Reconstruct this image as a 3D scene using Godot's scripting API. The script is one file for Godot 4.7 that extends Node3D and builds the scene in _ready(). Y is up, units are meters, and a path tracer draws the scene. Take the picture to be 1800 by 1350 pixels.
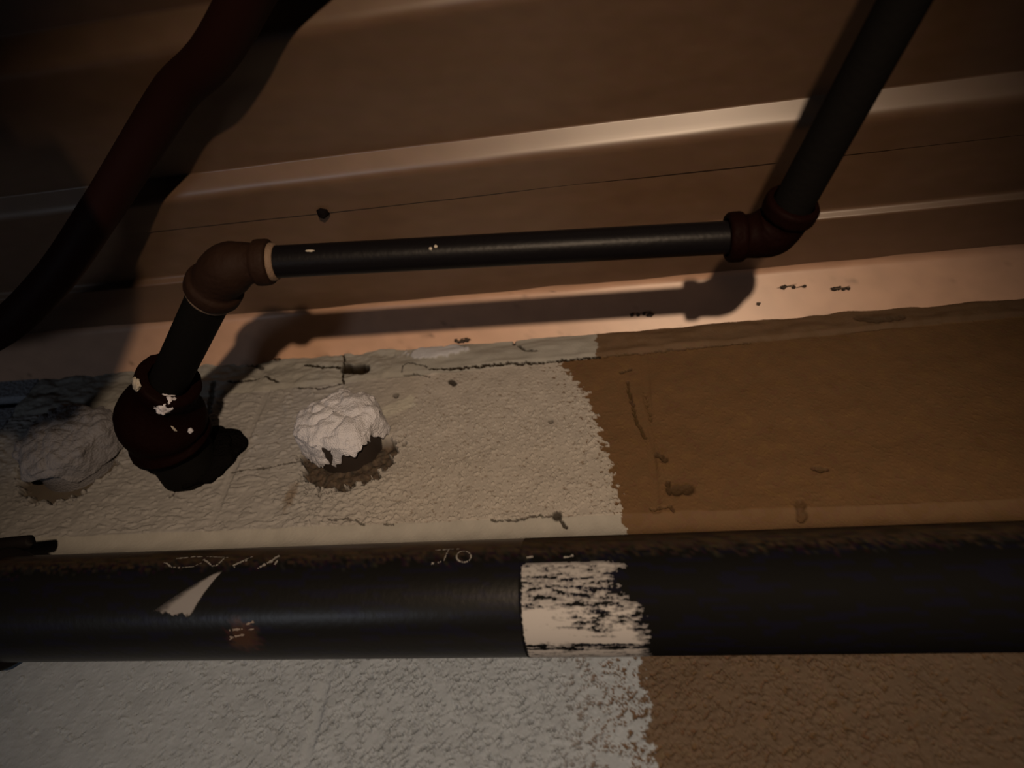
extends Node3D
# A dim corner under a ribbed steel ceiling: painted block wall, black sprinkler pipes, two wrapped pipe stubs.
# Wall face is the plane z = 0 (room at z > 0); heights in the builders are measured from the camera, Y0 lifts them to the floor.
const Y0 := 1.6
const CEIL := 0.6206

var rng := RandomNumberGenerator.new()
var used := {}


func V(x: float, y: float, z: float) -> Vector3:
	return Vector3(x, y + Y0, z)


# ---------------------------------------------------------------- naming helpers
func numbered(called: String) -> String:
	used[called] = used.get(called, -1) + 1
	return called if used[called] == 0 else "%s_%03d" % [called, used[called]]


func tag(o: Node, label: String, category: String, group := "", kind := "") -> void:
	o.set_meta("label", label)
	o.set_meta("category", category)
	if group:
		o.set_meta("group", group)
	if kind:
		o.set_meta("kind", kind)


func thing(called: String, label: String, category: String, at := Vector3.ZERO, group := "") -> Node3D:
	var o := Node3D.new()
	o.name = numbered(called)
	add_child(o, true)
	o.position = at
	tag(o, label, category, group)
	return o


func struct_node(called: String) -> Node3D:
	var o := Node3D.new()
	o.name = called
	add_child(o, true)
	o.set_meta("kind", "structure")
	return o


func part(called: String, mesh: Mesh, mat: Material, parent: Node, label := "") -> MeshInstance3D:
	var o := MeshInstance3D.new()
	o.name = called
	o.mesh = mesh
	o.material_override = mat
	parent.add_child(o, true)
	if label:
		o.set_meta("label", label)
	return o


# ---------------------------------------------------------------- materials
func mat(c: Color, rough: float, metal := 0.0, spec := 0.5) -> StandardMaterial3D:
	var m := StandardMaterial3D.new()
	m.albedo_color = c.linear_to_srgb()
	m.roughness = rough
	m.metallic = metal
	m.metallic_specular = spec
	return m


func vmat(rough: float, spec := 0.5) -> StandardMaterial3D:
	var m := mat(Color(1, 1, 1), rough, 0.0, spec)
	m.vertex_color_use_as_albedo = true
	return m


func relief(m: StandardMaterial3D, freq: float, depth: float, seed_no: int, scale := 8.0) -> StandardMaterial3D:
	var n := FastNoiseLite.new()
	n.seed = seed_no
	n.noise_type = FastNoiseLite.TYPE_SIMPLEX
	n.frequency = freq
	n.fractal_octaves = 3
	var t := NoiseTexture2D.new()
	t.width = 512
	t.height = 512
	t.seamless = true
	t.noise = n
	m.heightmap_enabled = true
	m.heightmap_texture = t
	m.heightmap_scale = depth
	m.uv1_triplanar = true
	m.uv1_scale = Vector3(scale, scale, scale)
	return m


func noise(seed_no: int, freq: float, octaves := 3) -> FastNoiseLite:
	var n := FastNoiseLite.new()
	n.seed = seed_no
	n.noise_type = FastNoiseLite.TYPE_SIMPLEX_SMOOTH
	n.frequency = freq
	n.fractal_octaves = octaves
	return n


func ss(a: float, b: float, x: float) -> float:
	return smoothstep(a, b, x)


# ---------------------------------------------------------------- mesh helpers
func arrays_mesh(v: PackedVector3Array, n: PackedVector3Array, c: PackedColorArray, ix: PackedInt32Array) -> ArrayMesh:
	var a := []
	a.resize(Mesh.ARRAY_MAX)
	a[Mesh.ARRAY_VERTEX] = v
	a[Mesh.ARRAY_NORMAL] = n
	if c.size():
		a[Mesh.ARRAY_COLOR] = c
	a[Mesh.ARRAY_INDEX] = ix
	var m := ArrayMesh.new()
	m.add_surface_from_arrays(Mesh.PRIMITIVE_TRIANGLES, a)
	return m


func grid_mesh(pts: Array, closed_u := false, cols := []) -> ArrayMesh:
	# pts: rows of PackedVector3Array; smooth normals by differences
	var nr := pts.size()
	var nc: int = pts[0].size()
	var v := PackedVector3Array()
	var n := PackedVector3Array()
	var c := PackedColorArray()
	var ix := PackedInt32Array()
	for r in nr:
		var row: PackedVector3Array = pts[r]
		var up: PackedVector3Array = pts[maxi(r - 1, 0)]
		var dn: PackedVector3Array = pts[mini(r + 1, nr - 1)]
		for k in nc:
			var ka := (k - 1 + nc - 1) % (nc - 1) if closed_u else maxi(k - 1, 0)
			var kb := (k + 1) % (nc - 1) if closed_u else mini(k + 1, nc - 1)
			v.append(row[k])
			var nn := (dn[k] - up[k]).cross(row[kb] - row[ka])
			n.append(nn.normalized() if nn.length_squared() > 1e-20 else Vector3.ZERO)
			if cols.size():
				c.append(cols[r][k])
	for r in nr - 1:
		for k in nc - 1:
			var a := r * nc + k
			ix.append_array([a, a + 1, a + nc, a + 1, a + nc + 1, a + nc])
	return arrays_mesh(v, n, c, ix)


func tube(path: PackedVector3Array, radii: PackedFloat32Array, segs := 28, wob: FastNoiseLite = null, amp := 0.0) -> ArrayMesh:
	# swept round tube with closed ends; equal neighbouring points make sharp steps
	var rows := []
	var j := 1
	while path[j].distance_to(path[0]) < 1e-7:
		j += 1
	var t0 := (path[j] - path[0]).normalized()
	var side := t0.cross(Vector3.UP if absf(t0.y) < 0.8 else Vector3.RIGHT).normalized()
	var last := t0
	for i in path.size():
		var a := path[maxi(i - 1, 0)]
		var b := path[mini(i + 1, path.size() - 1)]
		var t := (b - a).normalized() if a.distance_to(b) > 1e-7 else last
		last = t
		side = (side - t * side.dot(t)).normalized()
		var other := t.cross(side)
		var row := PackedVector3Array()
		for k in segs + 1:
			var ang := TAU * (k % segs) / segs
			var dir := side * cos(ang) + other * sin(ang)
			var p := path[i] + dir * radii[i]
			if wob and radii[i] > 0.0:
				p += dir * amp * wob.get_noise_3dv(p)
			row.append(p)
		rows.append(row)
	return grid_mesh(rows, true)


func straight(a: Vector3, b: Vector3, r: float, segs := 32) -> ArrayMesh:
	var d := (b - a).normalized()
	var e := r * 0.08
	return tube(PackedVector3Array([a, a, a + d * e, a + d * 2.0 * e, b - d * 2.0 * e, b - d * e, b, b]), PackedFloat32Array([0, r - e, r, r, r, r, r - e, 0]), segs)


func box(size: Vector3, bevel := 0.0) -> Mesh:
	if bevel <= 0.0:
		var bm := BoxMesh.new()
		bm.size = size
		return bm
	var st := SurfaceTool.new()
	st.begin(Mesh.PRIMITIVE_TRIANGLES)
	st.set_smooth_group(-1)
	var h := size / 2.0
	var q := h - Vector3.ONE * bevel
	var faces := []
	for ax in 3:
		var u := (ax + 1) % 3
		var w := (ax + 2) % 3
		for s in [-1.0, 1.0]:
			var f := []
			for cn in [[-1, -1], [1, -1], [1, 1], [-1, 1]]:
				var p := Vector3.ZERO
				p[ax] = s * h[ax]
				p[u] = cn[0] * q[u]
				p[w] = cn[1] * q[w]
				f.append(p)
			faces.append([f, s])
		for s in [-1.0, 1.0]:
			for r in [-1.0, 1.0]:
				var p1 := Vector3.ZERO
				p1[u] = s * h[u]
				p1[w] = r * q[w]
				var p2 := Vector3.ZERO
				p2[u] = s * q[u]
				p2[w] = r * h[w]
				var lo := Vector3.ZERO
				lo[ax] = q[ax]
				faces.append([[p1 - lo, p1 + lo, p2 + lo, p2 - lo], 0.0])
	for f in faces:
		var p: Array = f[0]
		var mid: Vector3 = (p[0] + p[1] + p[2] + p[3]) / 4.0
		var nn: Vector3 = (p[1] - p[0]).cross(p[2] - p[0])
		if nn.dot(mid) > 0.0:
			p = [p[3], p[2], p[1], p[0]]
		for k in [0, 1, 2, 0, 2, 3]:
			st.add_vertex(p[k])
	for sx in [-1.0, 1.0]:
		for sy in [-1.0, 1.0]:
			for sz in [-1.0, 1.0]:
				var s := Vector3(sx, sy, sz)
				var tri := [Vector3(h.x, q.y, q.z) * s, Vector3(q.x, h.y, q.z) * s, Vector3(q.x, q.y, h.z) * s]
				if (tri[1] - tri[0]).cross(tri[2] - tri[0]).dot(s) > 0.0:
					tri = [tri[0], tri[2], tri[1]]
				for k in 3:
					st.add_vertex(tri[k])
	st.generate_normals()
	return st.commit()


func blob(at: Vector3, size: Vector3, seed_no: int, rough := 0.35, fine := 1) -> ArrayMesh:
	var n := noise(seed_no, 1.3, 2)
	var rows := []
	for i in 8 * fine + 1:
		var row := PackedVector3Array()
		var la := PI * i / (8.0 * fine)
		for k in 12 * fine + 1:
			var lo := TAU * (k % (12 * fine)) / (12.0 * fine)
			var d := Vector3(sin(la) * cos(lo), cos(la), sin(la) * sin(lo))
			row.append(at + d * (1.0 + rough * 2.0 * n.get_noise_3dv(d * 1.0)) * size)
		rows.append(row)
	return grid_mesh(rows, true)


func bend(a: Vector3, corner: Vector3, b: Vector3, n: int) -> PackedVector3Array:
	var out := PackedVector3Array()
	for i in n + 1:
		var t := float(i) / n
		out.append(a.lerp(corner, t).lerp(corner.lerp(b, t), t))
	return out


# ================================================================ the scene
func _ready() -> void:
	rng.seed = 7
	setup_camera()
	setup_light()
	build_room()
	build_ceiling()
	build_wall()
	build_large_pipe()
	build_small_pipe()
	build_stubs()
	build_hose()
	build_shade_duct()
	build_cobwebs()


func setup_camera() -> void:
	var cam := Camera3D.new()
	cam.name = "camera"
	# columns: right, up, back of the camera in the room's axes
	var right := Vector3(0.98396, 0.0729, -0.16283)
	var fwd := Vector3(-0.1649, 0.7193, -0.6748)
	fwd = fwd.normalized()
	right = (right - fwd * right.dot(fwd)).normalized()
	var up := right.cross(fwd)
	cam.transform = Transform3D(Basis(right, up, -fwd), V(0, 0, 0.52))
	cam.near = 0.01
	cam.far = 30.0
	cam.keep_aspect = Camera3D.KEEP_HEIGHT
	var at := CameraAttributesPhysical.new()
	at.frustum_focal_length = 7.0
	at.frustum_focus_distance = 0.64
	at.exposure_aperture = 1.25
	at.exposure_multiplier = 1.0
	at.auto_exposure_enabled = false
	at.frustum_near = 0.01
	at.frustum_far = 30.0
	cam.attributes = at
	add_child(cam)
	cam.fov = 53.06
	cam.current = true


func setup_light() -> void:
	var e := Environment.new()
	e.background_mode = Environment.BG_COLOR
	e.background_color = Color(0, 0, 0)
	e.tonemap_mode = Environment.TONE_MAPPER_LINEAR
	e.tonemap_exposure = 1.0
	e.sdfgi_enabled = true
	e.ssao_enabled = true
	e.ssil_enabled = true
	var w := WorldEnvironment.new()
	w.name = "surroundings"
	w.environment = e
	add_child(w)
	build_floor_lamp(V(-1.0, -1.3, 0.9))
	build_work_light(V(0.14, -0.30, 1.04), V(-0.10, 0.385, 0.0))


func build_work_light(at: Vector3, target: Vector3) -> void:
	# a small clamp work light on a tripod behind the camera
	var t := thing("work_light", "small black work light on a thin tripod standing on the floor behind", "lamp", Vector3(at.x, 0, at.z + 0.06))
	var dir := (target - at).normalized()
	var black := mat(Color(0.02, 0.02, 0.02), 0.5)
	var glow := mat(Color(0.9, 0.9, 0.85), 0.5)
	glow.emission_enabled = true
	glow.emission = Color(1.0, 0.9, 0.78)
	glow.emission_energy_multiplier = 2.0
	var o := t.position
	var head := tube(PackedVector3Array([at - dir * 0.012 - o, at - dir * 0.012 - o, at - dir * 0.02 - o, at - dir * 0.05 - o, at - dir * 0.11 - o, at - dir * 0.11 - o]), PackedFloat32Array([0.018, 0.03, 0.03, 0.02, 0.018, 0]), 24)
	part("housing", head, black, t)
	part("lens", tube(PackedVector3Array([at - dir * 0.0105 - o, at - dir * 0.0105 - o, at - dir * 0.0125 - o]), PackedFloat32Array([0, 0.018, 0.018]), 24), glow, t)
	var neck := at - dir * 0.08 - o
	part("pole", straight(Vector3(neck.x, 0.35, neck.z), neck, 0.009, 12), black, t)
	for k in 3:
		var a := TAU * k / 3.0 + 0.4
		part("leg", straight(Vector3(neck.x, 0.5, neck.z), Vector3(neck.x + 0.3 * cos(a), 0.012, neck.z + 0.3 * sin(a)), 0.007, 10), black, t)
	var s := SpotLight3D.new()
	s.name = "beam"
	add_child(s)
	s.look_at_from_position(at, target, Vector3.UP)
	s.light_color = Color(1.0, 0.87, 0.73)
	s.light_energy = 1.8
	s.light_size = 0.014
	s.spot_range = 6.0
	s.spot_attenuation = 2.0
	s.spot_angle = 26.5
	s.spot_angle_attenuation = 1.0
	s.shadow_enabled = true


func build_floor_lamp(at: Vector3) -> void:
	# a cool LED panel lying back on the floor, left of the camera
	var t := thing("led_panel", "small cool white LED panel tipped back on the floor to the left", "lamp", at)
	t.rotation = Vector3(deg_to_rad(-62), deg_to_rad(-140), 0)
	var glow := mat(Color(0.8, 0.85, 0.9), 0.5)
	glow.emission_enabled = true
	glow.emission = Color(0.8, 0.9, 1.0)
	glow.emission_energy_multiplier = 0.5
	part("housing", box(Vector3(0.3, 0.2, 0.03), 0.006), mat(Color(0.03, 0.03, 0.03), 0.5), t)
	var face := part("panel", box(Vector3(0.27, 0.17, 0.004)), glow, t)
	face.position = Vector3(0, 0, 0.016)
	var prop := part("stand", box(Vector3(0.2, 0.012, 0.3), 0.003), mat(Color(0.03, 0.03, 0.03), 0.5), t)
	prop.position = Vector3(0, -0.1, -0.13)
	var a := AreaLight3D.new()
	a.name = "panel_light"
	add_child(a)
	a.area_size = Vector2(0.27, 0.17)
	a.look_at_from_position(at + Vector3(0.0, 0.03, 0.0) + t.basis.z * 0.022, at + t.basis.z, Vector3.UP)
	a.position = at + t.basis.z * 0.022
	a.light_color = Color(0.92, 0.95, 1.0)
	a.light_energy = 0.36
	a.shadow_enabled = true


# ---------------------------------------------------------------- room shell
func build_room() -> void:
	var grey := mat(Color(0.1, 0.09, 0.08), 0.9)
	var concrete := relief(mat(Color(0.1, 0.095, 0.09), 0.9), 0.02, 0.2, 3, 2.0)
	for d in [["floor", Vector3(4.8, 0.2, 3.8), Vector3(0, -0.1, 1.5), concrete], ["wall_front", Vector3(4.8, 2.6, 0.2), Vector3(0, 1.3, 3.3), grey], ["wall_left", Vector3(0.2, 2.6, 3.6), Vector3(-2.3, 1.3, 1.4), grey], ["wall_right", Vector3(0.2, 2.6, 3.6), Vector3(2.3, 1.3, 1.4), grey]]:
		var o := part(d[0], box(d[1]), d[3], self)
		o.position = d[2]
		o.set_meta("kind", "structure")


func build_shade_duct() -> void:
	# unseen duct added left of the camera to shadow the upper left
	var t := thing("shade_duct", "added unseen sheet metal duct keeping light off the upper left", "duct", V(-1.262, 0.257, 0.47))
	var tin := mat(Color(0.12, 0.12, 0.12), 0.5, 0.6)
	part("body", box(Vector3(1.94, 0.14, 0.09), 0.004), tin, t)
	for x in [-0.3, 0.93]:
		var o := part("flange", box(Vector3(0.02, 0.152, 0.102), 0.003), tin, t)
		o.position = Vector3(x, 0, 0)
	for x in [-0.75]:
		var o := part("strap", box(Vector3(0.02, 0.28, 0.004)), tin, t)
		o.position = Vector3(x, 0.2, 0.045)


# ---------------------------------------------------------------- ribbed steel ceiling
func build_ceiling() -> void:
	var top := struct_node("ceiling")
	var slab := part("slab", box(Vector3(4.8, 0.2, 3.8)), mat(Color(0.25, 0.24, 0.22), 0.9), top)
	slab.position = Vector3(0, CEIL + Y0 + 0.19, 1.5)
	# profile across the ribs: [z, height over the wall junction, bend radius]; pieces overlap at the side lap
	var closure := [[-0.008, -0.0085, 0.0], [0.0369, 0.0357, 0.006], [0.0425, 0.0345, 0.0]]
	var near_wall := [[0.0395, 0.0353, 0.0], [0.107, 0.0105, 0.002], [0.1125, 0.0165, 0.003], [0.186, -0.0075, 0.0]]
	var rest := [[0.1795, -0.007, 0.0], [0.2181, -0.022, 0.007], [0.2346, -0.009, 0.0015], [0.355, -0.06, 0.008], [0.377, -0.044, 0.003]]
	var z := 0.377
	while z < 3.1:
		z += 0.12
		rest.append([z, -0.075, 0.008])
		z += 0.016
		rest.append([z, -0.045, 0.003])
	var paint := vmat(0.42, 0.68)
	var tone := Color(0.098, 0.057, 0.035)
	part("closure_strip", deck(closure, 13, Color(0.34, 0.21, 0.145)), vmat(0.42, 0.5), top, "peach painted closure strip along the wall top")
	part("deck_panel", deck(near_wall, 11, tone), paint, top)
	part("deck_panel", deck(rest, 12, tone), paint, top)
	var screw := mat(Color(0.004, 0.003, 0.003), 0.8, 0.0, 0.1)
	for p in [[-0.2805, -0.008, 0.1805], [-1.0, -0.008, 0.1805], [0.62, -0.008, 0.1805]]:
		var c := V(p[0], CEIL + p[1], p[2])
		part("screw", tube(PackedVector3Array([c + Vector3(0, 0.004, 0), c + Vector3(0, 0.002, 0), c + Vector3(0, -0.0005, 0), c + Vector3(0, -0.004, 0), c + Vector3(0, -0.0055, 0)]), PackedFloat32Array([0, 0.0062, 0.0062, 0.0045, 0]), 6), screw, top, "dark screw head")


func deck(corners: Array, seed_no: int, paint_tone: Color) -> ArrayMesh:
	var prof := PackedVector2Array()
	for i in corners.size():
		var c := Vector2(corners[i][0], corners[i][1])
		if i == 0 or i == corners.size() - 1:
			prof.append(c)
			continue
		var a := Vector2(corners[i - 1][0], corners[i - 1][1])
		var b := Vector2(corners[i + 1][0], corners[i + 1][1])
		var r: float = corners[i][2]
		var pa := c + (a - c).normalized() * r
		var pb := c + (b - c).normalized() * r
		for k in 7:
			var t := k / 6.0
			prof.append(pa.lerp(c, t).lerp(c.lerp(pb, t), t))
	# finer points along the flats near the wall
	var fine := PackedVector2Array()
	for i in prof.size() - 1:
		var l := prof[i].distance_to(prof[i + 1])
		var n := clampi(int(l / (0.004 if prof[i].x < 0.4 else 0.02)), 1, 30)
		for k in n:
			fine.append(prof[i].lerp(prof[i + 1], float(k) / n))
	fine.append(prof[prof.size() - 1])
	var wave := noise(seed_no, 6.0, 2)
	var tone := noise(seed_no + 5, 30.0, 3)
	var spot := noise(seed_no + 6, 90.0, 2)
	var rows := []
	var cols := []
	var xs := PackedFloat32Array()
	var x := -2.25
	while x < 2.25:
		xs.append(x)
		x += 0.005 if x > -0.8 and x < 0.6 else 0.05
	xs.append(2.25)
	for p in fine:
		var row := PackedVector3Array()
		var col := PackedColorArray()
		for xx in xs:
			var w := wave.get_noise_2d(xx, p.x * 3.0) * 0.0006
			row.append(V(xx, CEIL + p.y + w, p.x + w * 0.6))
			var c := paint_tone * (1.0 + 0.12 * tone.get_noise_2d(xx, p.x * 2.0))
			var d := ss(0.55, 0.75, spot.get_noise_2d(xx * 0.7, p.x * 1.5)) * ss(-0.1, 0.3, tone.get_noise_2d(xx * 0.2 + 3.0, p.x))
			c = c.lerp(Color(0.1, 0.06, 0.035), d * 0.7)
			if p.x < 0.006:
				c = c.lerp(Color(0.1, 0.06, 0.035), 0.6 * ss(0.2, 0.5, tone.get_noise_2d(xx * 1.3, 9.0)) * ss(0.004, -0.002, p.x))
			c.a = 1.0
			col.append(c)
		rows.append(row)
		cols.append(col)
	# the sheet's upper face, folded back so that the steel has thickness
	for i in range(fine.size() - 1, -1, -1):
		var row := PackedVector3Array()
		for q in rows[i]:
			row.append(q + Vector3(0, 0.0014, 0))
		rows.append(row)
		cols.append(cols[i])
	return grid_mesh(rows, false, cols)


# ---------------------------------------------------------------- painted block wall
const GX0 := -0.70
const GX1 := 0.48
const GY0 := 0.17
const GY1 := 0.634
const STEP := 0.001
const JOINT_LO := 0.3665
const JOINT_HI := 0.3885
var gw := 0
var gh := 0
var groove := PackedFloat32Array()
var dirt_shade := PackedFloat32Array()


func crack(width: float, dirt: float, p: Array) -> void:
	# cuts a ragged crack along the points x, y, x, y ... into the wall's relief
	var n := noise(int(absf(p[0]) * 10000.0), 120.0, 3)
	for i in range(0, p.size() - 3, 2):
		var a := Vector2(p[i], p[i + 1])
		var b := Vector2(p[i + 2], p[i + 3])
		var steps := int(a.distance_to(b) / 0.0005) + 1
		for k in steps:
			var q := a.lerp(b, float(k) / steps)
			q += Vector2(n.get_noise_2d(q.x, q.y), n.get_noise_2d(q.x + 5.0, q.y)) * 0.0016
			var wob := 1.0 + 0.9 * n.get_noise_2d(q.x * 2.0, q.y * 2.0 + 9.0)
			dent(q, (0.7 * width if width < 0.0018 else width) * maxf(wob, 0.25), minf(0.7 * width + 0.0006, 0.0016) + (0.014 if width > 0.004 else 0.0), dirt)


func dent(q: Vector2, r: float, depth: float, dirt: float) -> void:
	var reach := int(ceil(r * 1.8 / STEP)) + 1
	var cx := int((q.x - GX0) / STEP)
	var cy := int((q.y - GY0) / STEP)
	for y in range(maxi(cy - reach, 0), mini(cy + reach, gh - 1) + 1):
		for x in range(maxi(cx - reach, 0), mini(cx + reach, gw - 1) + 1):
			var d := Vector2(GX0 + x * STEP, GY0 + y * STEP).distance_to(q) / r
			var s := 1.0 - ss(0.9, 1.6, d)
			var at := y * gw + x
			groove[at] = maxf(groove[at], (1.0 - ss(0.45, 1.25, d)) * depth)
			dirt_shade[at] = maxf(dirt_shade[at], s * dirt)


func strip_low(x: float) -> float:
	return 0.5832 + 0.036 * (x + 0.07) if x > -0.22 else 0.5778 + (x + 0.22) * 0.045


func border(x: float, y: float) -> float:
	# where the white paint ends and the tan paint begins
	if y > 0.583:
		return -0.043
	if y > 0.535:
		return lerpf(-0.053, -0.082, (y - 0.535) / 0.048)
	if y > 0.388:
		return lerpf(-0.0225, -0.053, pow((y - 0.388) / 0.147, 1.25))
	return lerpf(-0.009, -0.0225, (y - 0.19) / 0.198)


func build_wall() -> void:
	var wall := struct_node("wall_back")
	gw = int((GX1 - GX0) / STEP) + 1
	gh = int((GY1 - GY0) / STEP) + 1
	groove.resize(gw * gh)
	dirt_shade.resize(gw * gh)
	cracks()
	var n_worm := noise(21, 150.0, 3)
	var n_worm2 := noise(22, 260.0, 2)
	var n_flake := noise(23, 60.0, 3)
	var n_low := noise(24, 14.0, 3)
	var n_edge := noise(25, 90.0, 4)
	var n_mask := noise(28, 70.0, 2)
	var n_fine := noise(26, 420.0, 2)
	var n_mid := noise(27, 30.0, 2)
	var hh := PackedFloat32Array()
	hh.resize(gw * gh)
	var cc := PackedColorArray()
	cc.resize(gw * gh)
	var ids := PackedByteArray()
	ids.resize(gw * gh)
	var hole := Vector2(-0.286, 0.4837)
	var plug := Vector2(-0.585, 0.4837)
	for iy in gh:
		var y := GY0 + iy * STEP
		for ix in gw:
			var x := GX0 + ix * STEP
			var at := iy * gw + ix
			var low := y < JOINT_LO
			var strip := y > strip_low(x)
			var bed := y >= JOINT_LO and y <= JOINT_HI
			var hx := (fposmod(x + 0.244 + 0.2, 0.4) - 0.2) if low else (fposmod(x + 0.395 + 0.2, 0.4) - 0.2)
			var head := absf(hx) < 0.005 and not strip and not bed
			ids[at] = 1 if strip else 2 if bed else 3 if head else 4
			var h := n_low.get_noise_2d(x, y) * 0.0016
			var edge := border(x, y) + n_edge.get_noise_2d(x, y) * 0.009 - x
			var white := ss(-0.0006, 0.0006, edge)
			var w1 := n_worm.get_noise_2d(x * 0.9 + y * 0.5, y * 1.2 - x * 0.25)
			var w2 := n_worm2.get_noise_2d(x + y * 0.3, y * 1.3)
			var pit := 0.0
			var base: Color
			if strip:
				var up := y - strip_low(x)
				h += 0.0028 * ss(0.0, 0.006, up) + n_mid.get_noise_2d(x * 0.5, y * 1.5) * 0.0018 - 0.003 * ss(0.02, 0.045, up)
				if x < -0.26:
					h += n_flake.get_noise_2d(x * 0.6, y) * 0.002
				base = Color(0.19, 0.187, 0.176).lerp(Color(0.08, 0.052, 0.032), 1.0 - white)
			elif low:
				var dense := ss(-0.5, -0.18, x) * (1.0 - 0.6 * ss(0.1, 0.28, x))
				# short slanting tracks and pits in the thick paint
				var u1 := n_worm.get_noise_2d((x + y) * 0.42, (x - y) * 0.85)
				var where := 0.6 * n_mask.get_noise_2d(x, y) + 0.34 * dense - 0.16
				pit = 0.75 * ss(0.10, 0.02, absf(u1 + 0.06)) * ss(0.0, 0.3, where)
				pit = maxf(pit, ss(0.36, 0.5, u1 * (0.7 + 0.4 * dense)))
				pit = maxf(pit, ss(0.4, 0.55, w2) * ss(0.0, 0.3, where) * 0.8)
				h -= pit * 0.0014 * (0.4 + 0.6 * dense)
				h += 0.0009 * ss(0.05, 0.35, w1) * (0.2 + 0.8 * ss(-0.1, 0.25, where))
				base = Color(0.158, 0.183, 0.217).lerp(Color(0.061, 0.045, 0.033), 1.0 - white)
				base = base * (1.0 - 0.35 * clampf(pit, 0.0, 1.0) * dense)
				if white > 0.5:
					var near := 1.0 - ss(0.0, 0.075, edge)
					base = base.lerp(Color(0.055, 0.033, 0.018), clampf(near * ss(0.1, 0.6, pit) * 1.25, 0.0, 0.92))
				else:
					base = base.lerp(Color(0.07, 0.04, 0.02), 0.55 * ss(0.5, 1.0, pit))
			else:
				var flaky := 1.0 - ss(-0.33, -0.2, x)
				var grain := ss(-0.3, -0.2, x) * (0.25 + 0.75 * white)
				var bump := ss(0.34, 0.46, w1) + 0.4 * ss(0.42, 0.6, w2)
				h += bump * 0.0015 * grain * (0.4 + 0.6 * ss(0.56, 0.5, y))
				pit = ss(0.34, 0.55, -w1) * grain
				h -= pit * 0.0006
				var f := n_flake.get_noise_2d(x * 0.7, y * 1.7)
				h += flaky * (absf(f) * 0.0016 + ss(0.22, 0.3, f) * 0.0008)
				var messy := ss(0.46, 0.43, y) * ss(-0.36, -0.3, x) * (1.0 - ss(-0.24, -0.2, x))
				h += messy * ss(0.0, 0.3, n_flake.get_noise_2d(x * 1.6, y * 3.0)) * 0.0016
				base = Color(0.232, 0.218, 0.203).lerp(Color(0.192, 0.188, 0.186), flaky).lerp(Color(0.083, 0.049, 0.025), 1.0 - white)
				if white > 0.5:
					var near := 1.0 - ss(0.0, 0.03, edge)
					base = base.lerp(Color(0.07, 0.042, 0.022), clampf(near * ss(0.15, 0.5, pit) + 0.5 * ss(0.5, 0.85, pit), 0.0, 0.9))
					h += 0.0006 * near
				# the broken hollow round the wrapped stub
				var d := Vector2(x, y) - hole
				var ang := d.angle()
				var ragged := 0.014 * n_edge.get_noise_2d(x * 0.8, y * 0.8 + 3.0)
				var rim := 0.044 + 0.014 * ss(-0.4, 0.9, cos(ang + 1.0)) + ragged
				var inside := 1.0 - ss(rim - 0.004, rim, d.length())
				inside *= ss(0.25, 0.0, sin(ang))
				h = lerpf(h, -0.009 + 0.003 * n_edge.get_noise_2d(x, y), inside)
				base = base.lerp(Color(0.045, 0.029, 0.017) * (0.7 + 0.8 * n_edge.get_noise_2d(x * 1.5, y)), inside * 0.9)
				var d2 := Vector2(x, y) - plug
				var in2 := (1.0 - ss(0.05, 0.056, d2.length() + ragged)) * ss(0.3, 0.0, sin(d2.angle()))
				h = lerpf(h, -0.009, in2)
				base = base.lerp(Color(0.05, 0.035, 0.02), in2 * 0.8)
			if head:
				h = lerpf(h, -0.0015, 0.65 * ss(0.005, 0.002, absf(hx)))
			if bed:
				var m := (y - (JOINT_LO + JOINT_HI) / 2.0) / 0.011
				h = -0.0035 * (1.0 - m * m) + n_mid.get_noise_2d(x * 0.6, y) * 0.0006
				base = Color(0.2, 0.195, 0.183).lerp(Color(0.083, 0.051, 0.028), 1.0 - white)
			var along := (y - 0.47) / 0.075
			if absf(along) < 1.0 and not low:
				var off := (x - 0.0065 + along * 0.011) / 0.0032
				h += 0.0011 * (1.0 - ss(0.3, 1.0, absf(off))) * (1.0 - along * along)
			# white filler smears
			var sm := Vector2((x + 0.2156) / 0.038, (y - 0.6115) / 0.0115)
			if strip:
				var s := (1.0 - ss(0.8, 1.0, sm.length() + 0.35 * n_edge.get_noise_2d(x, y * 0.5)))
				base = base.lerp(Color(0.29, 0.3, 0.335), s)
				h += s * 0.0014
			elif not low and not bed:
				var q := Vector2(x + 0.2418, y - 0.5325).rotated(-0.5)
				var s2 := 1.0 - ss(0.85, 1.05, maxf(absf(q.x) / 0.018, absf(q.y) / 0.009) + 0.2 * n_edge.get_noise_2d(x, y))
				base = base.lerp(Color(0.28, 0.275, 0.25), s2 * 0.85)
				var q3 := Vector2((x + 0.212) / 0.006, (y - 0.583) / 0.009)
				base = base.lerp(Color(0.3, 0.285, 0.27), 1.0 - ss(0.5, 1.2, q3.length() + 0.6 * n_edge.get_noise_2d(x * 2.0, y)))
				# rusty runs under the stub and a stain or two
				var q4 := Vector2((x + 0.325) / 0.006, (y - 0.424) / 0.022)
				base = base.lerp(Color(0.09, 0.057, 0.03), 0.6 * (1.0 - ss(0.4, 1.1, q4.length() + 0.5 * n_edge.get_noise_2d(x, y))))
			h += n_fine.get_noise_2d(x, y) * 0.00022
			h -= groove[at]
			base = base * (1.0 + 0.10 * n_low.get_noise_2d(x * 3.0, y * 3.0))
			base = base.lerp(Color(0.013, 0.009, 0.006), dirt_shade[at])  # dirt in cracks, plus the shade inside the deep hole, painted near-black
			base.a = 1.0
			hh[at] = h
			cc[at] = base
	# number the pieces: every block and joint is a part of its own
	var paint := vmat(0.68, 0.18)
	var pieces := {}
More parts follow.
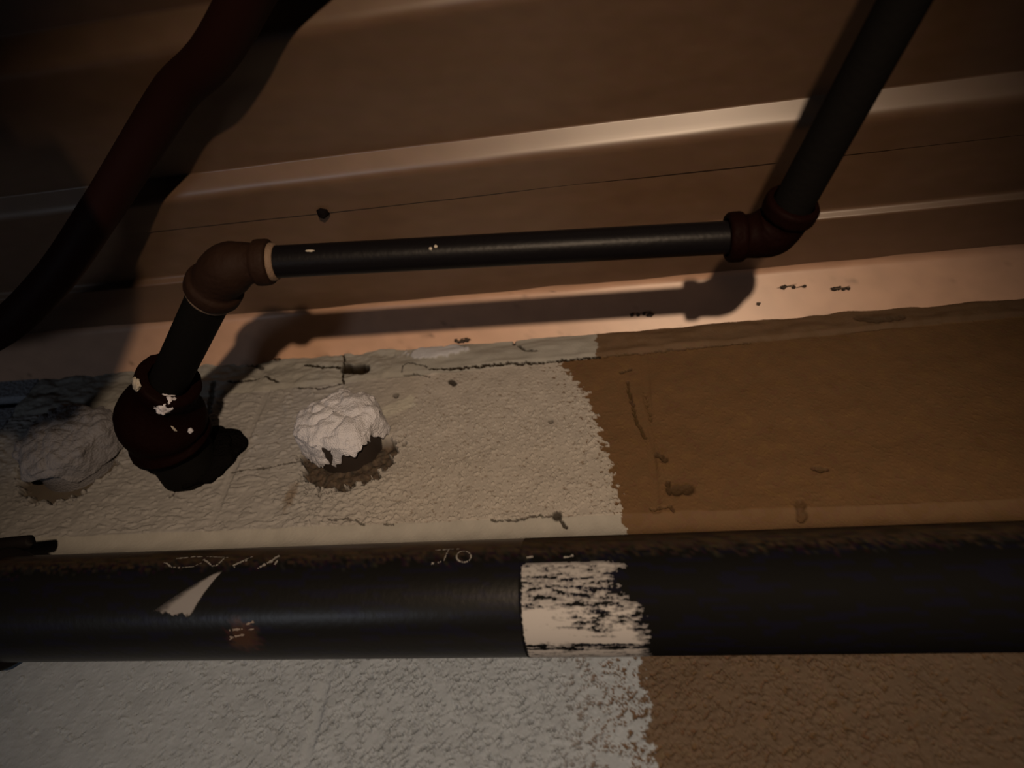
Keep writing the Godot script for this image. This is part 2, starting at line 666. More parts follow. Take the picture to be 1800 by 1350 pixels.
	for iy in gh - 1:
		var y := GY0 + (iy + 0.5) * STEP
		for ix in gw - 1:
			var id := ids[iy * gw + ix]
			var key := "mortar_bed" if id == 2 else "grout_strip"
			if id >= 3:
				var off := 0.244 if y < JOINT_LO else 0.395
				var col := int(floor((GX0 + (ix + 0.5) * STEP + off + (0.2 if id == 3 else 0.0)) / 0.4))
				key = "%s %d %d" % ["mortar_joint" if id == 3 else "block", 0 if y < JOINT_LO else 1, col]
			if not pieces.has(key):
				pieces[key] = PackedInt32Array()
			pieces[key].append(iy * gw + ix)
	for key in pieces:
		var map := PackedInt32Array()
		map.resize(gw * gh)
		map.fill(-1)
		var v := PackedVector3Array()
		var n := PackedVector3Array()
		var c := PackedColorArray()
		var tri := PackedInt32Array()
		for a in pieces[key]:
			for q in [a, a + 1, a + gw, a + gw + 1]:
				if map[q] < 0:
					map[q] = v.size()
					var ix: int = q % gw
					var iy: int = q / gw
					v.append(V(GX0 + ix * STEP, GY0 + iy * STEP, hh[q]))
					var gx := (hh[iy * gw + mini(ix + 1, gw - 1)] - hh[iy * gw + maxi(ix - 1, 0)]) / (2.0 * STEP)
					var gy := (hh[mini(iy + 1, gh - 1) * gw + ix] - hh[maxi(iy - 1, 0) * gw + ix]) / (2.0 * STEP)
					n.append(Vector3(-gx, -gy, 1.0).normalized())
					c.append(cc[q])
			tri.append_array([map[a], map[a + gw], map[a + 1], map[a + 1], map[a + gw], map[a + gw + 1]])
		part(key.get_slice(" ", 0), arrays_mesh(v, n, c, tri), paint, wall)
	# the rest of the wall round the detailed face, plain blocks with recessed joints
	var core := part("mortar_core", box(Vector3(4.8, 2.6, 0.2)), mat(Color(0.18, 0.165, 0.145), 0.9), wall)
	core.position = Vector3(0, 1.3, -0.145)
	var plain := relief(mat(Color(0.17, 0.183, 0.21), 0.7), 0.05, 0.15, 31, 6.0)
	var tan_paint := relief(mat(Color(0.061, 0.045, 0.033), 0.7), 0.05, 0.15, 32, 6.0)
	for row in range(-9, 3):
		var y0 := 0.1885 + row * 0.2 + (0.0 if row < 1 else 0.0)
		var y1 := y0 + 0.187
		if row == 0:
			y1 = JOINT_LO
		for k in range(-6, 7):
			var off := -0.244 if row % 2 == 0 else -0.395
			var x0 := off + k * 0.4 + 0.005
			var x1 := x0 + 0.39
			for cut in ([[x0, minf(x1, GX0)], [maxf(x0, GX1), x1]] if row >= 0 else [[x0, x1]]):
				var lo: float = maxf(cut[0], -2.2)
				var hi: float = minf(cut[1], 2.2)
				var top := minf(y1, GY1)
				if hi - lo < 0.02 or top - y0 < 0.01:
					continue
				var b := part("block", box(Vector3(hi - lo, top - y0, 0.06), 0.003), plain if hi < 0.05 else tan_paint, wall)
				b.position = V((lo + hi) / 2.0, (y0 + top) / 2.0, -0.03)


func cracks() -> void:
	crack(0.0012, 1, [-0.2162, 0.5840, -0.1834, 0.5827, -0.1361, 0.5829, -0.1083, 0.5833, -0.0808, 0.5832, -0.0394, 0.5842])
	crack(0.0008, 0.5, [-0.0359, 0.5842, 0.0433, 0.5873, 0.1092, 0.5896])
	crack(0.0012, 1, [-0.3223, 0.6216, -0.3156, 0.6063, -0.3151, 0.5920, -0.3106, 0.5777, -0.3083, 0.5721])
	crack(0.0014, 1, [-0.3616, 0.6055, -0.3395, 0.6003, -0.3183, 0.5966])
	crack(0.0048, 1, [-0.3117, 0.5945, -0.3013, 0.5928, -0.2907, 0.5901])
	crack(0.0012, 1, [-0.4444, 0.5844, -0.4218, 0.5838, -0.4041, 0.5904, -0.3831, 0.5784])
	crack(0.0022, 0.8, [-0.4627, 0.5862, -0.4587, 0.5627, -0.4536, 0.5401])
	crack(0.0010, 0.9, [-0.3610, 0.5715, -0.3363, 0.5676, -0.3081, 0.5736])
	crack(0.0018, 0.8, [-0.4340, 0.6186, -0.4117, 0.6068])
	crack(0.0008, 0.8, [-0.2469, 0.5820, -0.2464, 0.5908, -0.2411, 0.5963, -0.2189, 0.5879])
	crack(0.0008, 0.8, [-0.2443, 0.5788, -0.2298, 0.5788, -0.2145, 0.5729])
	crack(0.0020, 0.9, [-0.1911, 0.5649, -0.1875, 0.5603])
	crack(0.0020, 0.6, [-0.2474, 0.5493, -0.2465, 0.5465])
	crack(0.0016, 0.8, [-0.1229, 0.6105, -0.1166, 0.6013, -0.1035, 0.5993])
	crack(0.0016, 0.8, [-0.1294, 0.6228, -0.1288, 0.6140])
	crack(0.0010, 0.8, [-0.1328, 0.3885, -0.1147, 0.3866, -0.0987, 0.3898, -0.0762, 0.3897])
	crack(0.0035, 0.9, [-0.0770, 0.3897, -0.0754, 0.3892])
	crack(0.0014, 0.9, [-0.0754, 0.3892, -0.0680, 0.3787])
	crack(0.0008, 0.7, [-0.3962, 0.4572, -0.3768, 0.4583, -0.3575, 0.4594])
	crack(0.0012, 0.7, [-0.2790, 0.3944, -0.2616, 0.3956, -0.2458, 0.3878])
	crack(0.0009, 0.7, [-0.2286, 0.3880, -0.2184, 0.3885])
	crack(0.0012, 0.7, [-0.4482, 0.4280, -0.4447, 0.4405])
	crack(0.0009, 0.7, [-0.3895, 0.4580, -0.3532, 0.4610, -0.3225, 0.4669])
	crack(0.0016, 0.5, [-0.0130, 0.5451, -0.0099, 0.5195, -0.0059, 0.4896, 0.0009, 0.4716])
	crack(0.0010, 0.3, [0.0037, 0.5259, 0.0071, 0.4922])
	crack(0.0018, 0.6, [0.0097, 0.4507, 0.0165, 0.4437])
	crack(0.0018, 0.6, [0.0162, 0.4217, 0.0174, 0.4064])
	crack(0.0035, 0.6, [0.0236, 0.4106, 0.0328, 0.4100])
	crack(0.0014, 0.5, [0.0015, 0.3926, 0.0177, 0.3946, 0.0195, 0.3888])
	crack(0.0020, 0.45, [0.1355, 0.4265, 0.1465, 0.4258])
	crack(0.0030, 0.4, [0.1178, 0.3923, 0.1174, 0.3784])
	crack(0.0030, 0.45, [0.2125, 0.6120, 0.2318, 0.6051, 0.2529, 0.6068])
	crack(0.0015, 0.6, [-0.0180, 0.5598, -0.0082, 0.5629])
	crack(0.0028, 0.6, [-0.0860, 0.4999, -0.0849, 0.4990])


# ---------------------------------------------------------------- large black pipe
const PY := 0.284
const PZ := 0.05
const PR := 0.04


func on_pipe(x: float, deg: float, lift := 0.0) -> Vector3:
	var a := deg_to_rad(deg)
	return V(x, PY + (PR + lift) * sin(a), PZ + (PR + lift) * cos(a))


func build_large_pipe() -> void:
	var t := thing("large_pipe", "thick black steel pipe running along the block wall with a brushed white paint band", "pipe", V(0, PY, PZ))
	var o := t.position
	var n_dust := noise(41, 40.0, 3)
	var n_fine := noise(42, 160.0, 2)
	var rows := []
	var cols := []
	var xs := PackedFloat32Array()
	var x := -2.2
	while x < 2.2:
		xs.append(x)
		x += 0.0025 if x > -0.6 and x < 0.4 else 0.1
	xs.append(2.2)
	for k in 97:
		var deg := 360.0 * (k % 96) / 96.0 - 180.0
		var row := PackedVector3Array()
		var col := PackedColorArray()
		for xx in xs:
			row.append(on_pipe(xx, deg) - o)
			var c := Color(0.0062, 0.006, 0.0075) * (1.0 + 0.25 * n_dust.get_noise_2d(xx * 0.5, deg * 0.003))
			# brown dust lies on the top of the pipe
			var dust := ss(4.0, 24.0, deg + 14.0 * n_fine.get_noise_2d(xx, deg * 0.004)) * ss(170.0, 120.0, deg)
			c = c.lerp(Color(0.04, 0.028, 0.018), dust * (0.55 + 0.4 * n_dust.get_noise_2d(xx, deg * 0.003)))
			# a rubbed, rusty place left of the smear
			var rust := 1.0 - ss(0.5, 1.2, Vector2((xx + 0.2815) / 0.012, (deg + 66.0) / 20.0).length() + 0.5 * n_fine.get_noise_2d(xx, deg * 0.01))
			c = c.lerp(Color(0.03, 0.015, 0.01), rust * 0.8)
			c.a = 1.0
			col.append(c)
		rows.append(row)
		cols.append(col)
	var glossy := relief(vmat(0.34, 0.32), 0.03, 0.008, 44, 9.0)
	var matte := relief(vmat(0.65, 0.08), 0.03, 0.008, 44, 9.0)
	var cut := 0
	while xs[cut] < -0.088:
		cut += 1
	for side in 2:
		var half_rows := []
		var half_cols := []
		for k in rows.size():
			half_rows.append(rows[k].slice(0, cut + 1) if side == 0 else rows[k].slice(cut))
			half_cols.append(cols[k].slice(0, cut + 1) if side == 0 else cols[k].slice(cut))
		part("pipe", grid_mesh(half_rows, false, half_cols), glossy if side == 0 else matte, t, "glossier black length" if side == 0 else "dull black length")
	# coupling where the next length is joined, at the frame's left edge
	var cx := -0.545
	part("coupling", tube(PackedVector3Array([Vector3(cx + 0.045, 0, 0), Vector3(cx + 0.045, 0, 0), Vector3(cx + 0.041, 0, 0), Vector3(cx - 0.041, 0, 0), Vector3(cx - 0.045, 0, 0), Vector3(cx - 0.045, 0, 0)]), PackedFloat32Array([0.0395, 0.0445, 0.047, 0.047, 0.0445, 0.0395]), 64), mat(Color(0.005, 0.0038, 0.0038), 0.6, 0.0, 0.2), t, "wider coupling sleeve at the left end")
	for a in [70.0]:
		var c := Vector3(cx + 0.018, 0.051, 0.012)
		part("coupling_bolt", tube(PackedVector3Array([c + Vector3(-0.02, 0.0, 0), c + Vector3(-0.02, 0.0, 0), c + Vector3(0.022, 0.003, 0), c + Vector3(0.022, 0.003, 0)]), PackedFloat32Array([0, 0.006, 0.006, 0]), 10), mat(Color(0.005, 0.0038, 0.0038), 0.6, 0.0, 0.2), t)
	# brushed white paint band
	var n_b := noise(45, 1.0, 4)
	var n_s := noise(46, 1.0, 2)
	var shell := func(x0: float, x1: float, d0: float, d1: float, mask: Callable, tone: Callable) -> ArrayMesh:
		var v := PackedVector3Array()
		var n := PackedVector3Array()
		var c := PackedColorArray()
		var ix := PackedInt32Array()
		var nx := int((x1 - x0) / 0.0005)
		var nd := int((d1 - d0) / 0.8)
		for i in nd + 1:
			for k in nx + 1:
				var xx := x0 + (x1 - x0) * k / nx
				var dd := d0 + (d1 - d0) * i / nd
				var a := deg_to_rad(dd)
				v.append(on_pipe(xx, dd, 0.0003) - o)
				n.append(Vector3(0, sin(a), cos(a)))
				c.append(tone.call(xx, dd))
				if i < nd and k < nx and mask.call(xx, dd):
					var q := i * (nx + 1) + k
					ix.append_array([q, q + nx + 1, q + 1, q + 1, q + nx + 1, q + nx + 2])
		return arrays_mesh(v, n, c, ix)
	var cover := func(xx: float, dd: float) -> float:
		var u := (xx + 0.0855) / 0.074
		var e := 0.05 * n_b.get_noise_2d(xx * 120.0, dd * 0.2)
		var streak := n_s.get_noise_2d(xx * 55.0, dd * 0.16) * 0.8 + n_b.get_noise_2d(xx * 260.0, dd * 0.28) * 0.6
		var left := ss(-0.01, 0.012, u + e * 0.2)
		var right := ss(1.02, 0.8, u + 2.0 * e + 0.12 * ss(-60.0, -20.0, dd) * ss(20.0, -20.0, dd) - 0.1 * ss(-20.0, -40.0, dd))
		var full := 1.0 - ss(0.25, 0.45, u) * 0.75
		var want := 0.42 - 0.75 * ss(-45.0, -38.0, dd) * (0.55 + 0.2 * u) + 0.28 * ss(-18.0, -8.0, dd)
		want -= 0.7 * (1.0 - full) * ss(0.3, 0.5, u) * ss(-74.0, -70.0, dd) * ss(-40.0, -46.0, dd)
		want += 0.3 * full * ss(-78.0, -72.0, dd) * ss(-40.0, -46.0, dd)
		want += 0.4 * ss(-60.0, -66.0, dd) * ss(-80.0, -74.0, dd) - 0.75 * ss(-78.0, -82.0, dd) * ss(-92.0, -86.0, dd)
		return (want + streak + 0.35) * left * right * ss(-118.0, -108.0, dd) * ss(2.0, -4.0, dd + 4.0 * e)
	var band_tone := func(xx: float, dd: float) -> Color:
		var w: float = cover.call(xx, dd)
		return Color(0.085, 0.082, 0.085).lerp(Color(0.25, 0.243, 0.24), ss(0.12, 0.8, w) * lerpf(0.62, 1.0, ss(-36.0, -44.0, dd)))  # shading in the colour: lower part light as if lit, upper part darker
	part("paint_band", shell.call(-0.09, -0.004, -120.0, 4.0, func(xx, dd): return cover.call(xx, dd) > 0.12, band_tone), vmat(0.7, 0.3), t, "brushed white paint band")
	# pale mark with a straight lower right edge, fading to the left
	var smear := func(xx: float, dd: float) -> float:
		# runs down and to the left from its tip
		var s := (dd - 2.0) / -42.0
		if s < 0.0 or s > 1.1:
			return 0.0
		var edge_r := -0.3005 - 0.0175 * s
		var width := 0.004 + 0.034 * s
		var u := (edge_r - xx) / width
		return ss(-0.03, 0.05, u) * ss(1.0, 0.25, u) * ss(1.08, 0.98, s + 0.1 * u + 0.1 * n_b.get_noise_2d(xx * 150.0, dd * 0.1)) * ss(-0.02, 0.12, s)
	var smear_tone := func(xx: float, dd: float) -> Color:
		var w: float = smear.call(xx, dd)
		return Color(0.015, 0.014, 0.015).lerp(Color(0.125, 0.12, 0.122), ss(0.1, 0.75, w + 0.15 * n_b.get_noise_2d(xx * 90.0, dd * 0.15)))
	part("pale_mark", shell.call(-0.37, -0.295, -46.0, 4.0, func(xx, dd): return smear.call(xx, dd) > 0.1, smear_tone), vmat(0.7, 0.3), t, "pale mark")
	chalk_marks(t)


func stroke(p: Array, width: float, jag: FastNoiseLite, m: Material, parent: Node, called: String) -> void:
	# a hand-drawn line on the pipe: x, degrees, x, degrees ...
	var st := SurfaceTool.new()
	st.begin(Mesh.PRIMITIVE_TRIANGLES)
	var pts := []
	for i in range(0, p.size(), 2):
		pts.append(Vector2(p[i], deg_to_rad(p[i + 1]) * PR))
	var prev_l := Vector2.ZERO
	var prev_r := Vector2.ZERO
	var first := true
	for i in pts.size() - 1:
		var a: Vector2 = pts[i]
		var b: Vector2 = pts[i + 1]
		var n := int(a.distance_to(b) / 0.001) + 1
		for k in n + (1 if i == pts.size() - 2 else 0):
			var q := a.lerp(b, float(k) / n)
			var side := (b - a).normalized().orthogonal() * width * (0.36 + 0.4 * jag.get_noise_2d(q.x * 400.0, q.y * 400.0))
			var l := q + side
			var r := q - side
			if not first and jag.get_noise_2d(q.x * 900.0, q.y * 900.0 + 7.0) > -0.42:
				for c in [prev_l, prev_r, l, l, prev_r, r]:
					var a2: float = c.y / PR
					st.set_normal(Vector3(0, sin(a2), cos(a2)))
					st.add_vertex(Vector3(c.x, (PR + 0.0004) * sin(a2), (PR + 0.0004) * cos(a2)))
			first = false
			prev_l = l
			prev_r = r
	part(called, st.commit(), m, parent)


func chalk_marks(t: Node3D) -> void:
	var jag := noise(51, 1.0, 2)
	var chalk := mat(Color(0.13, 0.125, 0.12), 0.95)
	var faint := mat(Color(0.11, 0.09, 0.08), 0.9)
	# J, O, H, N in loose capitals, then Y; only their middles caught the pipe
	stroke([-0.3441, 22.5, -0.3368, 23.3, -0.3313, 24.7, -0.3235, 24.1], 0.0016, jag, chalk, t, "chalk_stroke")
	stroke([-0.3513, 15.8, -0.3487, 14.9, -0.3428, 9.1, -0.3357, 8.1], 0.0014, jag, chalk, t, "chalk_stroke")
	stroke([-0.3349, 8.1, -0.3255, 8.8, -0.3205, 13.9], 0.0006, jag, chalk, t, "chalk_stroke")
	stroke([-0.3209, 19.1, -0.3164, 15.1, -0.3106, 8.7, -0.3073, 9.8, -0.3058, 14.4, -0.3048, 21.2], 0.0014, jag, chalk, t, "chalk_stroke")
	stroke([-0.3205, 24.2, -0.3116, 22.6, -0.3014, 21.0], 0.0007, jag, chalk, t, "chalk_stroke")
	stroke([-0.2944, 8.4, -0.2922, 10.9, -0.2893, 13.4, -0.2855, 15.3], 0.0018, jag, chalk, t, "chalk_stroke")
	stroke([-0.2929, 5.9, -0.2911, 12.2, -0.2847, 19.8, -0.2830, 21.3], 0.001, jag, chalk, t, "chalk_stroke")
	stroke([-0.2743, 3.8, -0.2704, 8.4, -0.2666, 12.7, -0.2641, 19.1, -0.2626, 21.4], 0.003, jag, chalk, t, "chalk_stroke")
	stroke([-0.2624, 8.0, -0.2620, 14.5], 0.002, jag, chalk, t, "chalk_stroke")
	stroke([-0.1473, 21.6, -0.1385, 22.6, -0.1306, 22.7], 0.0009, jag, chalk, t, "chalk_stroke")
	stroke([-0.1380, 22.6, -0.1387, 13.5, -0.1393, 6.3], 0.0009, jag, chalk, t, "chalk_stroke")
	stroke([-0.1477, 3.7, -0.1460, 3.6], 0.0022, jag, chalk, t, "chalk_stroke")
	stroke([-0.1434, 4.0, -0.1411, 5.5], 0.0022, jag, chalk, t, "chalk_stroke")
	stroke([-0.1209, 10.5, -0.1211, 7.8, -0.1219, 5.6, -0.1234, 4.2, -0.1253, 3.8, -0.1273, 4.4, -0.1290, 6.0, -0.1304, 8.3, -0.1311, 11.1, -0.1311, 14.1, -0.1303, 16.6, -0.1289, 18.4, -0.1270, 18.9, -0.1249, 18.1, -0.1230, 16.1, -0.1216, 13.4, -0.1209, 10.5], 0.0013, jag, chalk, t, "chalk_stroke")
	stroke([-0.0826, 7.2, -0.0784, 8.0], 0.002, jag, chalk, t, "chalk_stroke")
	stroke([-0.0579, 6.0, -0.0542, 6.3, -0.0515, 8.2], 0.0018, jag, chalk, t, "chalk_stroke")
	stroke([-0.2909, -57.5, -0.2808, -56.3], 0.0018, jag, faint, t, "scratch")
	stroke([-0.2914, -65.5, -0.2803, -62.5], 0.0018, jag, faint, t, "scratch")
	stroke([-0.2776, -51.9, -0.2718, -49.2], 0.002, jag, faint, t, "scratch")
	stroke([-0.2768, -57.4, -0.2724, -56.5], 0.0014, jag, faint, t, "scratch")
	stroke([-0.2931, -68.9, -0.2886, -65.6], 0.0014, jag, faint, t, "scratch")


# ---------------------------------------------------------------- thin pipe with elbows
func fitting(a: Vector3, corner: Vector3, b: Vector3, r_a: float, r_b: float, r_mid: float, wob: FastNoiseLite) -> ArrayMesh:
	# malleable elbow: a raised collar at each mouth, a round bend between
	var da := (corner - a).normalized()
	var db := (b - corner).normalized()
	var path := PackedVector3Array()
	var rad := PackedFloat32Array()
	var mid := bend(a + da * 0.013, corner, b - db * 0.013, 14)
	for s in [[0.0, 0.78], [0.0, 0.93], [0.0015, 1.0], [0.0035, 1.02], [0.0085, 1.02], [0.0105, 1.0], [0.0118, 0.93]]:
		path.append(a + da * s[0])
		rad.append(r_a * s[1])
	for i in mid.size():
		path.append(mid[i])
		var u := float(i) / (mid.size() - 1)
		rad.append(lerpf(lerpf(r_a * 0.88, r_mid, ss(0.0, 0.5, u)), r_b * 0.88, ss(0.5, 1.0, u)))
	for s in [[0.0118, 0.93], [0.0105, 1.0], [0.0085, 1.02], [0.0035, 1.02], [0.0015, 1.0], [0.0, 0.93], [0.0, 0.78]]:
		path.append(b - db * s[0])
		rad.append(r_b * s[1])
	return tube(path, rad, 40, wob, 0.0006)


func ring(at: Vector3, dir: Vector3, r: float, w: float) -> ArrayMesh:
	var d := dir.normalized() * w
	return tube(PackedVector3Array([at - d, at - d, at - d * 0.5, at + d * 0.3, at + d, at + d]), PackedFloat32Array([r * 0.9, r * 1.04, r * 1.12, r * 1.1, r * 1.02, r * 0.9]), 32)


func paint_drip(at: Vector3, out: Vector3, size: Vector3, seed_no: int, m: Material, parent: Node) -> void:
	var o := part("paint_drip", blob(Vector3.ZERO, size, seed_no, 0.22, 2), m, parent)
	o.transform = Transform3D(Basis.looking_at(out, Vector3.UP), at)


func build_small_pipe() -> void:
	var left := V(-0.2893, 0.4437, 0.2412)
	var right := V(0.0995, 0.4699, 0.2037)
	var low := V(-0.4381, 0.4642, 0.0820)
	var far := V(0.1503, 0.4461, 0.3586)
	var t := thing("sprinkler_pipe", "thin black pipe offset with rusty elbows hanging below the ribbed ceiling", "pipe", left)
	var o := t.position
	left -= o
	right -= o
	low -= o
	far -= o
	var wob := noise(61, 120.0, 3)
	var iron := relief(mat(Color(0.0032, 0.0028, 0.0034), 0.4, 0.0, 0.2), 0.03, 0.012, 62, 10.0)
	var dull := relief(mat(Color(0.004, 0.0036, 0.0034), 0.65, 0.0, 0.12), 0.03, 0.02, 63, 10.0)
	var rust := relief(mat(Color(0.011, 0.005, 0.003), 0.7, 0.0, 0.2), 0.03, 0.04, 64, 9.0)
	var dark_rust := relief(mat(Color(0.0042, 0.0012, 0.0009), 0.6, 0.0, 0.1), 0.03, 0.04, 65, 9.0)
	var paste := relief(mat(Color(0.1, 0.064, 0.042), 0.8), 0.08, 0.05, 66, 12.0)
	var dx := (right - left).normalized()
	var dl := (low - left).normalized()
	var dr := (far - right).normalized()
	var away := (far - right).length() * 4.5
	part("pipe", straight(left + dx * 0.02, right - dx * 0.02, 0.0117, 40), iron, t, "glossy black horizontal length")
	part("pipe", straight(left + dl * 0.012, low - dl * 0.05, 0.0163, 40), dull, t, "short dark length going to the wall")
	part("pipe", straight(right + dr * 0.014, right + dr * away, 0.0132, 40), dull, t, "black length coming forward out of the frame")
	var e1 := part("elbow", fitting(left + dx * 0.034, left, left + dl * 0.034, 0.0165, 0.0212, 0.0195, wob), rust, t, "rusty brown elbow")
	part("sealant_ring", ring(left + dx * 0.0345, dx, 0.0125, 0.0036), paste, e1)
	part("sealant_ring", ring(left + dl * 0.0358, dl, 0.0176, 0.0032), paste, e1)
	part("elbow", fitting(right - dx * 0.034, right, right + dr * 0.03, 0.0172, 0.0182, 0.0175, wob), dark_rust, t, "dark red elbow")
	# the big reducing elbow against the wall and the nipple that enters it
	var wall_dir := Vector3(0, 0, -1)
	var mouth := low - dl * 0.058
	var body := PackedVector3Array()
	var rad := PackedFloat32Array()
	for s in [[0.0, 0.018], [0.0, 0.024], [0.002, 0.0268], [0.004, 0.0275], [0.013, 0.0275], [0.016, 0.026]]:
		body.append(mouth + dl * s[0])
		rad.append(s[1])
	var arc := bend(mouth + dl * 0.02, low + dl * 0.006, low + dl * 0.004 + wall_dir * 0.036, 16)
	for i in arc.size():
		var u := float(i) / (arc.size() - 1)
		body.append(arc[i])
		rad.append(0.0255 + 0.0145 * ss(0.05, 0.55, u) - 0.004 * ss(0.6, 0.85, u) + 0.003 * ss(0.85, 0.95, u))
	body.append(arc[arc.size() - 1])
	rad.append(0.026)
	var e3 := part("reducing_elbow", tube(body, rad, 44, wob, 0.001), dark_rust, t, "large dark red elbow at the wall")
	var foot := low + dl * 0.004 + wall_dir * 0.03
	part("nipple", straight(foot, Vector3(foot.x, foot.y, -0.03 - o.z), 0.03, 36), dull, t)
	var lump_mat := relief(mat(Color(0.003, 0.0026, 0.0026), 0.95, 0.0, 0.05), 0.05, 0.2, 68, 10.0)  # near-black lump where the nipple meets the wall
	part("black_lump", blob(Vector3(foot.x + 0.003, foot.y + 0.012, 0.004 - o.z), Vector3(0.043, 0.038, 0.016), 67, 0.12, 5), lump_mat, t, "black lump round the wall entry")
	# paint drips on the fittings
	var drip := mat(Color(0.27, 0.24, 0.2), 0.7)
	var white := mat(Color(0.33, 0.32, 0.35), 0.6)
	paint_drip(Vector3(-0.1104, -0.0056, -0.1275), Vector3(0.556, -0.609, 0.565), Vector3(0.008, 0.0095, 0.006), 4, white, e3)
	paint_drip(Vector3(-0.1272, -0.0028, -0.1057), Vector3(-0.592, -0.655, 0.469), Vector3(0.0062, 0.006, 0.0025), 3, drip, e3)
	paint_drip(Vector3(-0.1125, 0.0043, -0.1716), Vector3(0.908, -0.404, -0.109), Vector3(0.0026, 0.0024, 0.002), 6, white, e3)
	paint_drip(Vector3(-0.1188, -0.0046, -0.1592), Vector3(0.752, -0.627, 0.201), Vector3(0.0035, 0.001, 0.0012), 7, drip, e3)
	paint_drip(Vector3(0.0667, -0.0003, 0.0043), Vector3(0.115, -0.404, 0.907), Vector3(0.003, 0.0008, 0.0008), 545, drip, t)
	paint_drip(Vector3(0.1516, 0.0026, -0.0056), Vector3(0.116, -0.638, 0.761), Vector3(0.0012, 0.0011, 0.0008), 757, drip, t)
	paint_drip(Vector3(0.1552, 0.0040, -0.0051), Vector3(0.117, -0.538, 0.835), Vector3(0.0012, 0.0011, 0.0008), 766, drip, t)


# ---------------------------------------------------------------- wrapped stubs
func cover_mesh(r: float, deep: float, seed_no: int, flaps: Callable) -> ArrayMesh:
	# a crumpled white wrapping drawn over a round stub: face out (+z), skirt falling back to the wall
	var n1 := noise(seed_no, 42.0, 2)
	var n2 := noise(seed_no + 1, 130.0, 3)
	var n3 := noise(seed_no + 2, 1.1, 1)
	var rows := []
	var rings := 60
	for i in rings + 1:
		var u := float(i) / rings
		var row := PackedVector3Array()
		for k in 161:
			var a := TAU * (k % 160) / 160.0
			var ca := Vector2(cos(a), sin(a))
			var lumpy := r * (1.0 + 0.17 * n3.get_noise_2d(ca.x, ca.y))
			var p: Vector3
			var face := 0.62
			if u < face:
				var q := u / face
				p = Vector3(ca.x * lumpy * q, ca.y * lumpy * q, deep * (1.0 + 0.16 * (1.0 - q * q)) - 0.006 * pow(q, 6.0))
			else:
				var q := (u - face) / (1.0 - face)
				var back: float = flaps.call(a)
				var flare := 1.0 + 0.05 * sin(q * PI * 0.5) + 0.03 * q
				p = Vector3(ca.x * lumpy * flare, ca.y * lumpy * flare, lerpf(deep - 0.006, back, q))
			var f := absf(n1.get_noise_3dv(p)) * lerpf(0.0062, 0.003, ss(face, face + 0.1, u)) + absf(n2.get_noise_3dv(p)) * 0.0016 * ss(-0.15, 0.3, n1.get_noise_3dv(p * 0.7 + Vector3.ONE))
			var out := Vector3(0, 0, 1).lerp(Vector3(ca.x, ca.y, 0), ss(face - 0.1, face + 0.05, u)).normalized()
			row.append(p + out * (f - 0.002))
		rows.append(row)
	for i in range(rings, -1, -1):
		var row := PackedVector3Array()
		for p in rows[i]:
			row.append(Vector3(p.x * 0.985, p.y * 0.985, p.z - 0.0007))
		rows.append(row)
	return grid_mesh(rows, true)


func build_stubs() -> void:
	var white := relief(mat(Color(0.36, 0.36, 0.395), 0.75), 0.08, 0.12, 71, 12.0)
	var grey := relief(mat(Color(0.115, 0.112, 0.122), 0.75), 0.06, 0.1, 72, 10.0)
	var iron := mat(Color(0.016, 0.011, 0.009), 0.6)
	var n := noise(73, 2.2, 3)
	var t := thing("capped_pipe_stub", "bright white crumpled wrapping over a pipe stub, torn below, right of the dark red elbow", "pipe stub", V(-0.2880, 0.4925, 0), "wrapped pipe stubs in the wall")
	part("crumpled_cover", cover_mesh(0.0395, 0.034, 74, func(a: float) -> float:
		var low := ss(0.1, -0.35, sin(a - 0.35))
		return lerpf(0.001, 0.002 + 0.018 * ss(0.72, 0.98, cos(a + 0.8)), low) + 0.008 * n.get_noise_2d(cos(a) * 2.0, sin(a) * 2.0) * low - 0.004 * ss(0.9, 1.0, cos(a - 3.9))), white, t, "crumpled white covering")
	part("pipe_end", tube(PackedVector3Array([Vector3(0.002, -0.001, -0.015), Vector3(0.002, -0.001, 0.0), Vector3(0.002, -0.001, 0.024), Vector3(0.002, -0.001, 0.026), Vector3(0.002, -0.001, 0.026), Vector3(0.002, -0.001, -0.01)]), PackedFloat32Array([0.035, 0.035, 0.035, 0.034, 0.032, 0.032]), 48), iron, t, "dark pipe end under the covering")
	var t2 := thing("capped_pipe_stub", "dim grey wrapped pipe stub at the left edge, left of the dark red elbow", "pipe stub", V(-0.581, 0.4900, 0), "wrapped pipe stubs in the wall")
	part("crumpled_cover", cover_mesh(0.047, 0.036, 84, func(a: float) -> float:
		var gap := ss(0.75, 0.95, cos(a + 1.75))
		return lerpf(0.002, 0.022, gap)), grey, t2, "creased grey white covering")
	part("pipe_end", tube(PackedVector3Array([Vector3(0, 0, -0.015), Vector3(0, 0, 0.0), Vector3(0, 0, 0.03), Vector3(0, 0, 0.032), Vector3(0, 0, 0.032), Vector3(0, 0, -0.01)]), PackedFloat32Array([0.04, 0.04, 0.04, 0.039, 0.036, 0.036]), 48), grey, t2, "pale underside")


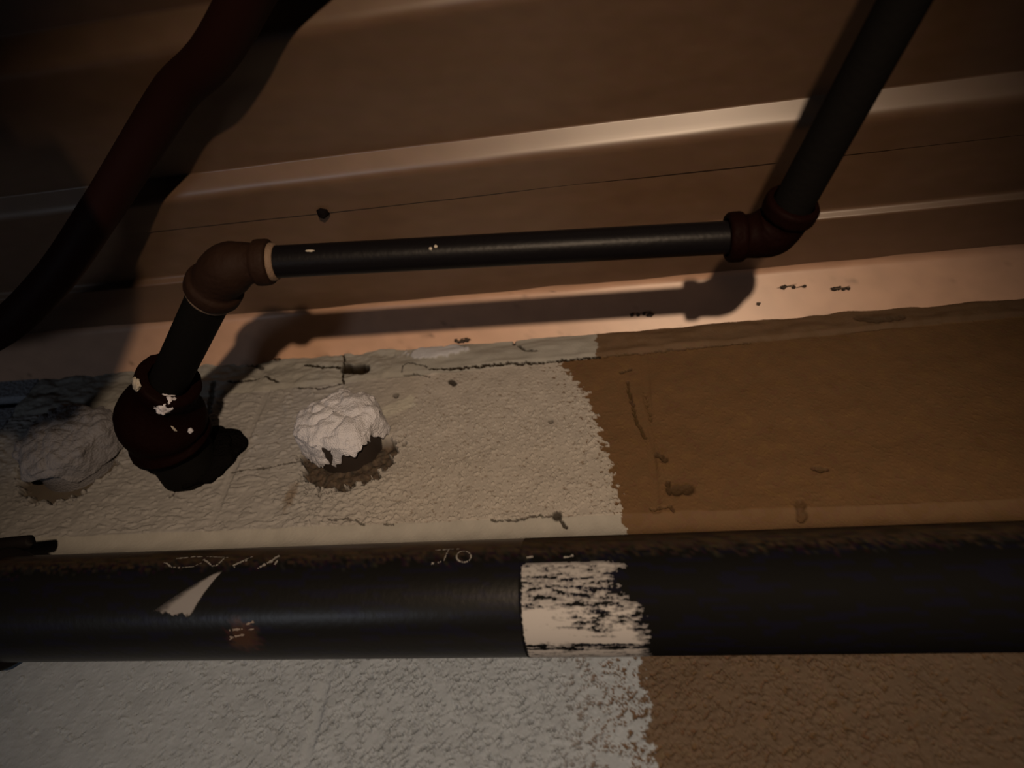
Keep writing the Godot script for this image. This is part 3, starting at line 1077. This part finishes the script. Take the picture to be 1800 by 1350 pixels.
# ---------------------------------------------------------------- hose near the camera
func build_hose() -> void:
	var c := Curve3D.new()
	c.bake_interval = 0.008
	for p in [Vector3(0.1400, 0.4900, 1.3000), Vector3(0.0350, 0.4500, 0.6500), Vector3(-0.2365, 0.5195, 0.3906), Vector3(-0.3344, 0.5466, 0.3249), Vector3(-0.4411, 0.5495, 0.2429), Vector3(-0.5170, 0.5277, 0.1864), Vector3(-0.5978, 0.5135, 0.1465), Vector3(-0.7429, 0.5141, 0.1086), Vector3(-0.9500, 0.5000, 0.1200), Vector3(-2.2000, 0.5000, 0.1200)]:
		c.add_point(V(p.x, p.y, p.z))
	for i in range(1, c.point_count - 1):
		var d := (c.get_point_position(i + 1) - c.get_point_position(i - 1)) / 6.0
		c.set_point_in(i, -d.limit_length(0.1))
		c.set_point_out(i, d.limit_length(0.1))
	var path := c.get_baked_points()
	var rad := PackedFloat32Array()
	rad.resize(path.size())
	rad.fill(0.0168)
	rad[0] = 0.0
	rad[path.size() - 1] = 0.0
	var o := part(numbered("hose"), tube(path, rad, 20), mat(Color(0.012, 0.0036, 0.003), 0.6, 0.0, 0.2), self)
	tag(o, "thick dark red hose curving under the ceiling across the upper left corner", "hose")


# ---------------------------------------------------------------- cobwebs and dirt along the ceiling joint
func build_cobwebs() -> void:
	var dirt := mat(Color(0.03, 0.02, 0.014), 0.95)
	var web := mat(Color(0.12, 0.085, 0.06), 0.95)
	for d in [["dark cobweb clump on the ceiling joint just above the white smear", -0.1864, 0.6220, 0.0045, 2, 0.016, 4], ["small dark dirt knob on the wall top beside the left elbow's shadow", -0.3985, 0.6183, 0.0007, 3, 0.006, 2], ["dirty cobweb trail hanging over the shadow of the thin pipe", 0.0050, 0.6303, 0.0129, 5, 0.024, 4], ["longest cobweb strand, on the bright rib right of the elbow shadow", 0.1572, 0.6403, 0.0231, 6, 0.03, 3], ["dark cobweb tuft on the bright rib, nearest the right edge", 0.2018, 0.6372, 0.0199, 7, 0.018, 4], ["lone dark speck of dirt beside the elbow shadow", 0.1221, 0.6312, 0.0138, 8, 0.004, 1]]:
		var t := thing("cobweb", d[0], "cobweb", V(d[1], d[2], d[3]))
		rng.seed = int(d[4])
		for k in int(d[6]):
			var u: float = (k + 0.5) / d[6] - 0.5
			var p := Vector3(u * d[5], rng.randf_range(-0.002, 0.002), rng.randf_range(0.0, 0.002))
			part("dirt_clump", blob(p, Vector3(rng.randf_range(0.0012, 0.0035), rng.randf_range(0.0008, 0.002), 0.0016), rng.randi() % 999, 0.5), dirt, t)
		for k in 3:
			var a := Vector3(rng.randf_range(-0.6, 0.1) * d[5], rng.randf_range(-0.002, 0.003), 0.001)
			var b := a + Vector3(rng.randf_range(0.3, 0.6) * d[5], rng.randf_range(-0.003, 0.003), 0.001)
			part("strand", tube(PackedVector3Array([a, a.lerp(b, 0.5) + Vector3(0, -0.0012, 0.001), b]), PackedFloat32Array([0.0002, 0.0004, 0.0002]), 6), web, t)
